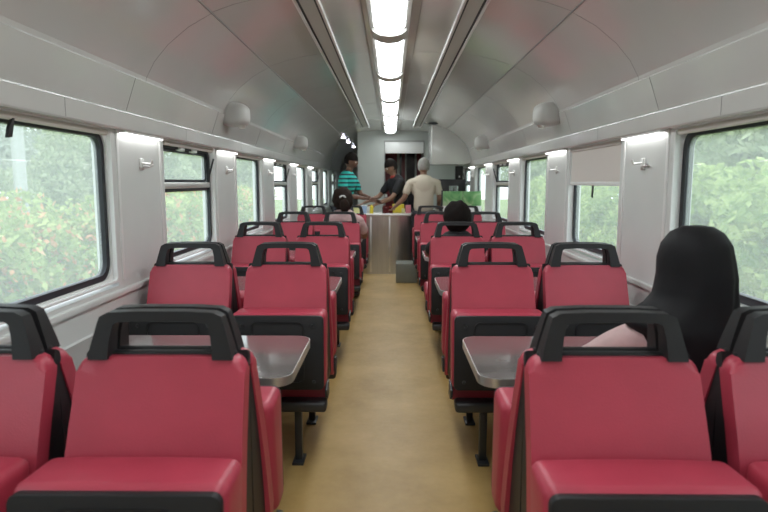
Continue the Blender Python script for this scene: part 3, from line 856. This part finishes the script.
def person(name, label, loc, rz, J, skinm, shirt, trousers, hair, hairkind='short', head_rot=(0, 0, 0), hands=None, seated=False, short_sleeve=True, hsize=1.0, group=None):
    """J: dict of joint positions in local coordinates; face = local -Y"""
    t = thing(name, label, 'person', loc, rz)
    P = {k: Vector(v) for k, v in J.items()}
    V = []; E = []; Rr = []
    idx = {}
    def add(k, p, r, to=None):
        V.append(Vector(p)); Rr.append(r); idx[k] = len(V) - 1
        if to is not None: E.append((idx[to], idx[k]))
    add('pel', P['pel'], (.135, .095))
    add('spi', P['pel'].lerp(P['che'], .5), (.125, .09), 'pel')
    add('che', P['che'], (.125, .085), 'spi')
    add('nb', P['che'].lerp(P['nek'], .75), (.058, .055), 'che')
    add('nek', P['nek'], .052, 'nb')
    add('hd', P['hed'] + (P['nek'] - P['hed']) * .35, .055, 'nek')
    for s_ in 'lr':
        add('sh' + s_, P['sh' + s_], .048, 'che')
        add('ua' + s_, P['sh' + s_].lerp(P['el' + s_], .5), .047, 'sh' + s_)
        add('el' + s_, P['el' + s_], .040, 'ua' + s_)
        add('fa' + s_, P['el' + s_].lerp(P['wr' + s_], .4), .038, 'el' + s_)
        add('wr' + s_, P['wr' + s_], (.027, .022), 'fa' + s_)
        dd, nn, cc = (hands or {}).get(s_, ((P['wr' + s_] - P['el' + s_]), (0, -1, 0), .5))
        hand_graph(V, E, Rr, idx['wr' + s_], P['wr' + s_], dd, nn, cc)
        add('hi' + s_, P['hi' + s_], .085, 'pel')
        add('th' + s_, P['hi' + s_].lerp(P['kn' + s_], .5), .075, 'hi' + s_)
        add('kn' + s_, P['kn' + s_], .058, 'th' + s_)
        add('ca' + s_, P['kn' + s_].lerp(P['an' + s_], .35), .055, 'kn' + s_)
        add('an' + s_, P['an' + s_], .038, 'ca' + s_)
        add('to' + s_, P['an' + s_] + Vector((0, -.13, -.045)), (.035, .022), 'an' + s_)
    hr = (Matrix.Rotation(head_rot[2], 3, 'Z') @ Matrix.Rotation(head_rot[0], 3, 'X') @ Matrix.Rotation(head_rot[1], 3, 'Y'))
    body = skin('body', V, E, Rr, skinm, t, 2, lambda bm: head_geo(bm, P['hed'], hr, hsize))
    face_bits(t, P['hed'], hr, hsize)
    if hair:
        bm = bmesh.new(); hair_geo(bm, P['hed'] + hr @ Vector((0, .006, .012)), hr, hsize, hairkind)
        link('hair', bm, hair, t)
    # shirt
    V2 = []; E2 = []; R2 = []
    def a2(p, r, to=None):
        V2.append(Vector(p)); R2.append(r)
        if to is not None: E2.append((to, len(V2) - 1))
        return len(V2) - 1
    hem = P['pel'] + Vector((0, 0, -.06 if not seated else 0.0))
    i0 = a2(hem, (.178, .130)); i1 = a2(P['pel'].lerp(P['che'], .45), (.178, .128), i0)
    i2 = a2(P['che'], (.172, .125), i1); i3 = a2(P['che'].lerp(P['nek'], .55), (.105, .088), i2)
    i4 = a2(P['che'].lerp(P['nek'], .95), .070, i3)
    for s_ in 'lr':
        j = a2(P['sh' + s_], .074, i2); j = a2(P['sh' + s_].lerp(P['el' + s_], .5), .064, j)
        j = a2(P['sh' + s_].lerp(P['el' + s_], .85), .060, j)
        if not short_sleeve:
            j = a2(P['el' + s_], .052, j); j = a2(P['el' + s_].lerp(P['wr' + s_], .9), .038, j)
    mid = (P['shl'] + P['shr']) / 2
    ax = (P['shl'] - P['shr']).normalized()
    half_w = (P['shl'] - P['shr']).length / 2
    def yoke(bm):
        if seated and not short_sleeve: return
        q = ax.to_track_quat('X', 'Z').to_matrix()
        ellipsoid(bm, mid + Vector((0, 0, -.015)), (half_w + .055, .098, .078), 3, None, q)
        ellipsoid(bm, P['che'] + (mid - P['che']) * .2, (.192, .128, .19), 3)
    sh = skin('shirt', V2, E2, R2, shirt, t, 2, yoke)
    V3 = [P['pel'] + Vector((0, 0, .02))]; E3 = []; R3 = [(.150, .108)]
    for s_ in 'lr':
        b0 = len(V3)
        V3 += [P['hi' + s_], P['hi' + s_].lerp(P['kn' + s_], .5), P['kn' + s_], P['kn' + s_].lerp(P['an' + s_], .5), P['kn' + s_].lerp(P['an' + s_], .95)]
        R3 += [.098, .088, .073, .068, .058]
        E3 += [(0, b0), (b0, b0 + 1), (b0 + 1, b0 + 2), (b0 + 2, b0 + 3), (b0 + 3, b0 + 4)]
    skin('trousers', V3, E3, R3, trousers, t, 2)
    for s_ in 'lr':
        bm = bmesh.new(); a = P['an' + s_]
        ellipsoid(bm, a + Vector((0, -.06, -.045)), (.05, .135, .045), 3, lambda p, u: Vector((p.x, p.y, max(p.z, -.034))))
        link('shoe', bm, M['shoe'], t)
    return t, P

def standing(lean=0.0, tall=1.0):
    k = tall
    J = dict(pel=(0, 0, .93 * k), che=(0, -.03 - lean * .35, 1.27 * k - abs(lean) * .05), nek=(0, -.04 - lean * .5, 1.46 * k - abs(lean) * .10), hed=(0, -.075 - lean * .60, 1.595 * k - abs(lean) * .13),
             shl=(.185, -.03 - lean * .42, 1.375 * k - abs(lean) * .07), shr=(-.185, -.03 - lean * .42, 1.375 * k - abs(lean) * .07),
             hil=(.095, 0, .87 * k), hir=(-.095, 0, .87 * k), knl=(.10, -.02, .49 * k), knr=(-.10, -.02, .49 * k), anl=(.11, .02, .08), anr=(-.11, .02, .08))
    return J
# man in turquoise striped polo: stands left of the counter, body turned to the right and towards the camera side
J = standing(.12, 1.06)
J.update(ell=(.27, -.18, 1.17), wrl=(.17, -.42, 1.10), elr=(-.25, -.15, 1.17), wrr=(-.12, -.40, 1.12))
person('person', 'man in a turquoise and black striped polo standing left of the counter reaching across it', (-.74, 9.25, 0), R(70), J, M['skin'], M['stripes'], M['trouser'], M['hair'], head_rot=(R(14), 0, R(5)))
# man in black shirt with red collar behind the counter, leaning and looking down left
J = standing(.25, 1.02)
J.update(ell=(.24, -.30, 1.12), wrl=(.12, -.52, 1.02), elr=(-.25, -.32, 1.13), wrr=(-.25, -.58, 1.03))
t, P = person('person', 'man in a black shirt with a red collar leaning over the counter from behind', (.20, 9.72, 0), R(-66), J, M['skinl'], M['blackshirt'], M['trouser'], M['hair'], head_rot=(R(22), 0, 0))
bm = bmesh.new()
for i in range(20):
    pass
rc = P['che'].lerp(P['nek'], .86)
def fcol(p, u): return Vector((u.x * .072, u.y * .072, u.z * .045))
ellipsoid(bm, rc, (1, 1, 1), 3, fcol)
link('red_collar', bm, M['redcloth'], t)
link('name_card', B(-.12, -.05, -.27, -.262, 1.12, 1.17), M['tag'], t)
# white-haired man with his back to the camera
J = standing(.10, 1.0)
J.update(shl=(.20, -.06, 1.375), shr=(-.20, -.06, 1.375), ell=(.28, -.04, 1.12), wrl=(.26, -.22, .97), elr=(-.31, -.14, 1.17), wrr=(-.40, -.20, 1.00))
person('person', 'white-haired person in a beige shirt, back to the camera, hand on the counter', (.48, 8.78, 0), R(180), {**J, 'ell': (.285, .0, 1.13), 'wrl': (.44, -.08, .985), 'elr': (-.235, -.05, 1.12), 'wrr': (-.24, -.25, 1.0)}, M['skinl'], M['beige'], M['trouser'], M['hairw'], head_rot=(R(4), 0, 0), hands={'l': ((.25, -.5, -.22), (0, 0, -1), .4), 'r': ((0, -1, -.1), (0, 0, -1), .5)})

def sitting(zs=.0, lean=0.0):
    # sits facing -Y locally, pelvis just above the cushion
    return dict(pel=(0, 0, .58), che=(0, .03 + lean, .87), nek=(0, .02 + lean, 1.04), hed=(0, -.01 + lean, 1.165),
                shl=(.17, .02 + lean, .965), shr=(-.17, .02 + lean, .965), ell=(.23, -.12, .76), elr=(-.23, -.12, .76), wrl=(.14, -.32, .75), wrr=(-.14, -.32, .75),
                hil=(.09, -.03, .545), hir=(-.09, -.03, .545), knl=(.10, -.40, .50), knr=(-.10, -.40, .50), anl=(.10, -.42, .09), anr=(-.10, -.42, .09))
# child with clipped hair in the fourth row
J = sitting(); 
t, P = person('person', 'passenger with a white hair clip seated left of the aisle, back to the camera', (-XA, UC[3] + .33, .0), R(180), J, M['skinl'], M['pinkcloth'], M['trouser'], M['hairb'], 'bushy', head_rot=(0, R(10), R(-15)), seated=True, hsize=1.0)
bm = bmesh.new()
for sx in (-1, 1):
    ellipsoid(bm, P['hed'] + Vector((sx * .018, .137, .045)), (.022, .010, .010), 2, None, Matrix.Rotation(R(35 * sx), 3, 'Y'))
link('hair_clip', bm, M['tag'], t)
bm = bmesh.new(); ellipsoid(bm, P['hed'] + Vector((-.02, .135, -.055)), (.055, .045, .075), 3); link('ponytail', bm, M['hairb'], t)
J = sitting(); J = {k: (v[0], v[1], v[2] - (.10 if k in ('che', 'nek', 'hed', 'shl', 'shr') else 0)) for k, v in J.items()}
person('person', 'passenger with bushy dark hair seated right of the aisle, back to the camera', (XA + .03, UC[2] + .33, 0), R(180), J, M['skin'], M['blackshirt'], M['trouser'], M['hair'], 'bushy', seated=True, hsize=1.02)

# woman in the black headscarf, nearest row, right window
J = sitting()
J.update(shl=(.125, .02, .965), ell=(.262, -.03, .88), wrl=(.24, -.27, .80))
t, P = person('person', 'person in a long black headscarf and pink top seated by the right window', (.915, UC[0] + .36, -.055), R(180), J, M['skinl'], M['pinkcloth'], M['trouser'], None, seated=True, short_sleeve=False)
bm = bmesh.new()
# loft of the draped scarf, local coordinates (person faces local -Y; +x local = photo left)
secs = [  # z, cx, cy, rx, ry
    (1.292, .000, .015, .012, .012), (1.288, .000, .012, .042, .045), (1.270, .000, .008, .072, .080), (1.235, -.002, .004, .094, .110), (1.190, -.004, .0, .104, .122),
    (1.140, -.008, .004, .109, .124), (1.110, -.006, .006, .113, .122), (1.080, -.004, .010, .119, .120), (1.050, .008, .014, .135, .120), (1.030, .024, .016, .152, .122), (1.012, .036, .018, .166, .126),
    (.995, .036, .02, .166, .130), (.97, .024, .02, .152, .134), (.90, .010, .02, .150, .138), (.82, .0, .02, .145, .140), (.74, .0, .02, .145, .140)]
n = 72
rings = []
for si, (z, cx, cy, rx, ry) in enumerate(secs):
    ring = []
    dz = max(0, (1.22 - z) / .5)
    for i in range(n):
        a = 2 * PI * i / n
        fold = 1 + dz * (.030 * math.sin(5 * a + 2.2 * z) + .020 * math.sin(11 * a + 6 * z + 1)) 
        crease = -.05 * math.exp(-((math.atan2(math.sin(a - R(128)), math.cos(a - R(128))) / .10) ** 2)) * min(1, dz * 3 + .2)
        k = fold + crease
        ring.append(bm.verts.new((cx + rx * k * math.cos(a), cy + ry * k * math.sin(a), z)))
    rings.append(ring)
for a, b in zip(rings, rings[1:]):
    for i in range(n): bm.faces.new((a[i], a[(i + 1) % n], b[(i + 1) % n], b[i]))
bm.faces.new(rings[0])
bmesh.ops.subdivide_edges(bm, edges=bm.edges[:], cuts=1, smooth=1.0, use_grid_fill=True)
link('headscarf', bm, M['scarf'], t, ang=80)

# ---------------------------------------------------------------- outside
bm = bmesh.new()
box(bm, -90, 90, -60, 90, -1.35, -1.2)
struct('ground', bm, M['ground'], 'grassy ground outside beside the railway line', 'ground')
def leaves(bm, lumps, count, size, seed):
    rnd = random.Random(seed)
    for k in range(count):
        c, r = rnd.choice(lumps)
        u = Vector((rnd.gauss(0, 1), rnd.gauss(0, 1), rnd.gauss(0, 1))).normalized() * (rnd.random() ** .35)
        p = Vector((c[0] + u.x * r[0], c[1] + u.y * r[1], c[2] + u.z * r[2]))
        s_ = size * rnd.uniform(.6, 1.4)
        q = Vector((rnd.gauss(0, 1), rnd.gauss(0, 1), rnd.gauss(0, 1) + .6)).normalized().to_track_quat('Z', 'Y') @ Matrix.Rotation(rnd.random() * 6.28, 3, 'Z').to_quaternion()
        pts = [(-.5, 0), (-.1, .26), (.5, 0), (-.1, -.26)]
        bm.faces.new([bm.verts.new(p + q @ Vector((a * s_, b * s_, 0))) for a, b in pts])
def plant(name, label, cat, h, wdt, m, n_, size, seed, trunk, flowers=0):
    t = thing(name, label, cat)
    rnd = random.Random(seed)
    lumps = []
    if trunk:
        for i in range(9):
            z = h * rnd.uniform(.35, .92); a = rnd.random() * 6.28; rr = wdt * .5 * rnd.random()
            lumps.append(((rr * math.cos(a), rr * math.sin(a), z), (wdt * .32, wdt * .32, h * .14)))
    else:
        for i in range(8):
            z = h * rnd.uniform(.2, .78); a = rnd.random() * 6.28; rr = wdt * .42 * rnd.random() * (1.2 - z / h)
            lumps.append(((rr * math.cos(a), rr * math.sin(a), z), (wdt * .33, wdt * .33, h * .24)))
    bm = bmesh.new(); leaves(bm, lumps, n_, size, seed)
    link('foliage', bm, m, t, smooth=False)
    if flowers:
        bm = bmesh.new(); leaves(bm, [(c, (r[0] * 1.06, r[1] * 1.06, r[2] * 1.06)) for c, r in lumps], flowers, size * 1.1, seed + 1)
        link('flowers', bm, M['flower'], t, smooth=False)
    bm = bmesh.new()
    cyl(bm, (0, 0, 0), (0, 0, h * (.7 if trunk else .5)), .14 if trunk else .05, .05 if trunk else .02, n=10)
    if trunk:
        for c, r in lumps: cyl(bm, (0, 0, h * .35), c, .06, .02, n=6)
    link('trunk' if trunk else 'stem', bm, M['bark'], t)
    return t
GZ = -1.2
bushA = plant('flowering_bush', 'x', 'bush', 3.0, 2.6, M['leafA'], 5200, .17, 3, False, 600)
bushB = plant('green_bush', 'x', 'bush', 3.0, 2.8, M['leafA'], 5200, .20, 5, False)
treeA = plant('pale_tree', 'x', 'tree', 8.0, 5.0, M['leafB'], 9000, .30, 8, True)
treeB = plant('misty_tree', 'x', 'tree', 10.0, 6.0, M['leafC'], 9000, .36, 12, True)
used = set()
rnd = random.Random(21)
def put(o, x, y, s_, lab, grp):
    r = o if o.name not in used else copy_tree(o)
    used.add(o.name)
    r.location = (x, y, GZ); r.rotation_euler = (0, 0, rnd.random() * 6.28); r.scale = (s_, s_, s_ * rnd.uniform(.9, 1.08))
    r['label'] = lab; r['group'] = grp
yy = 0.5; i = 0
while yy < 34:
    put(bushA, -5.6 - rnd.random() * .8 - yy * .05, yy, .84 + rnd.random() * .12, 'coral-flowered green bush outside the left windows', 'flowering bushes outside the left windows')
    yy += 2.2; i += 1
yy = 0.0
while yy < 34:
    put(bushB, 5.8 + rnd.random() * .8 + yy * .05, yy, .84 + rnd.random() * .16, 'bright green bush outside the right windows', 'green bushes outside the right windows')
    yy += 2.2
for s in (-1, 1):
    yy = 2
    while yy < 50:
        put(treeA, s * (10.5 + rnd.random() * 3), yy, .50 + rnd.random() * .25 if s < 0 else .75 + rnd.random() * .35, 'pale green tree standing behind the bushes on the %s' % side_word[s], 'pale trees on the %s' % side_word[s])
        yy += 4.2
    yy = 4
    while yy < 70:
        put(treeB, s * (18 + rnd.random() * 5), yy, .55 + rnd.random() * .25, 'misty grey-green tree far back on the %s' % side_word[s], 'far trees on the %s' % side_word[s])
        yy += 6.5
t = thing('utility_pole', 'pale concrete pole outside the nearest left window', 'pole', (-9.0, 14.5, GZ))
bm = bmesh.new(); cyl(bm, (0, 0, 0), (0, 0, 8), .16, .12, n=14); link('pole', bm, M['part'], t)
link('cross_arm', B(-.8, .8, -.06, .06, 7.2, 7.32), M['bark'], t)
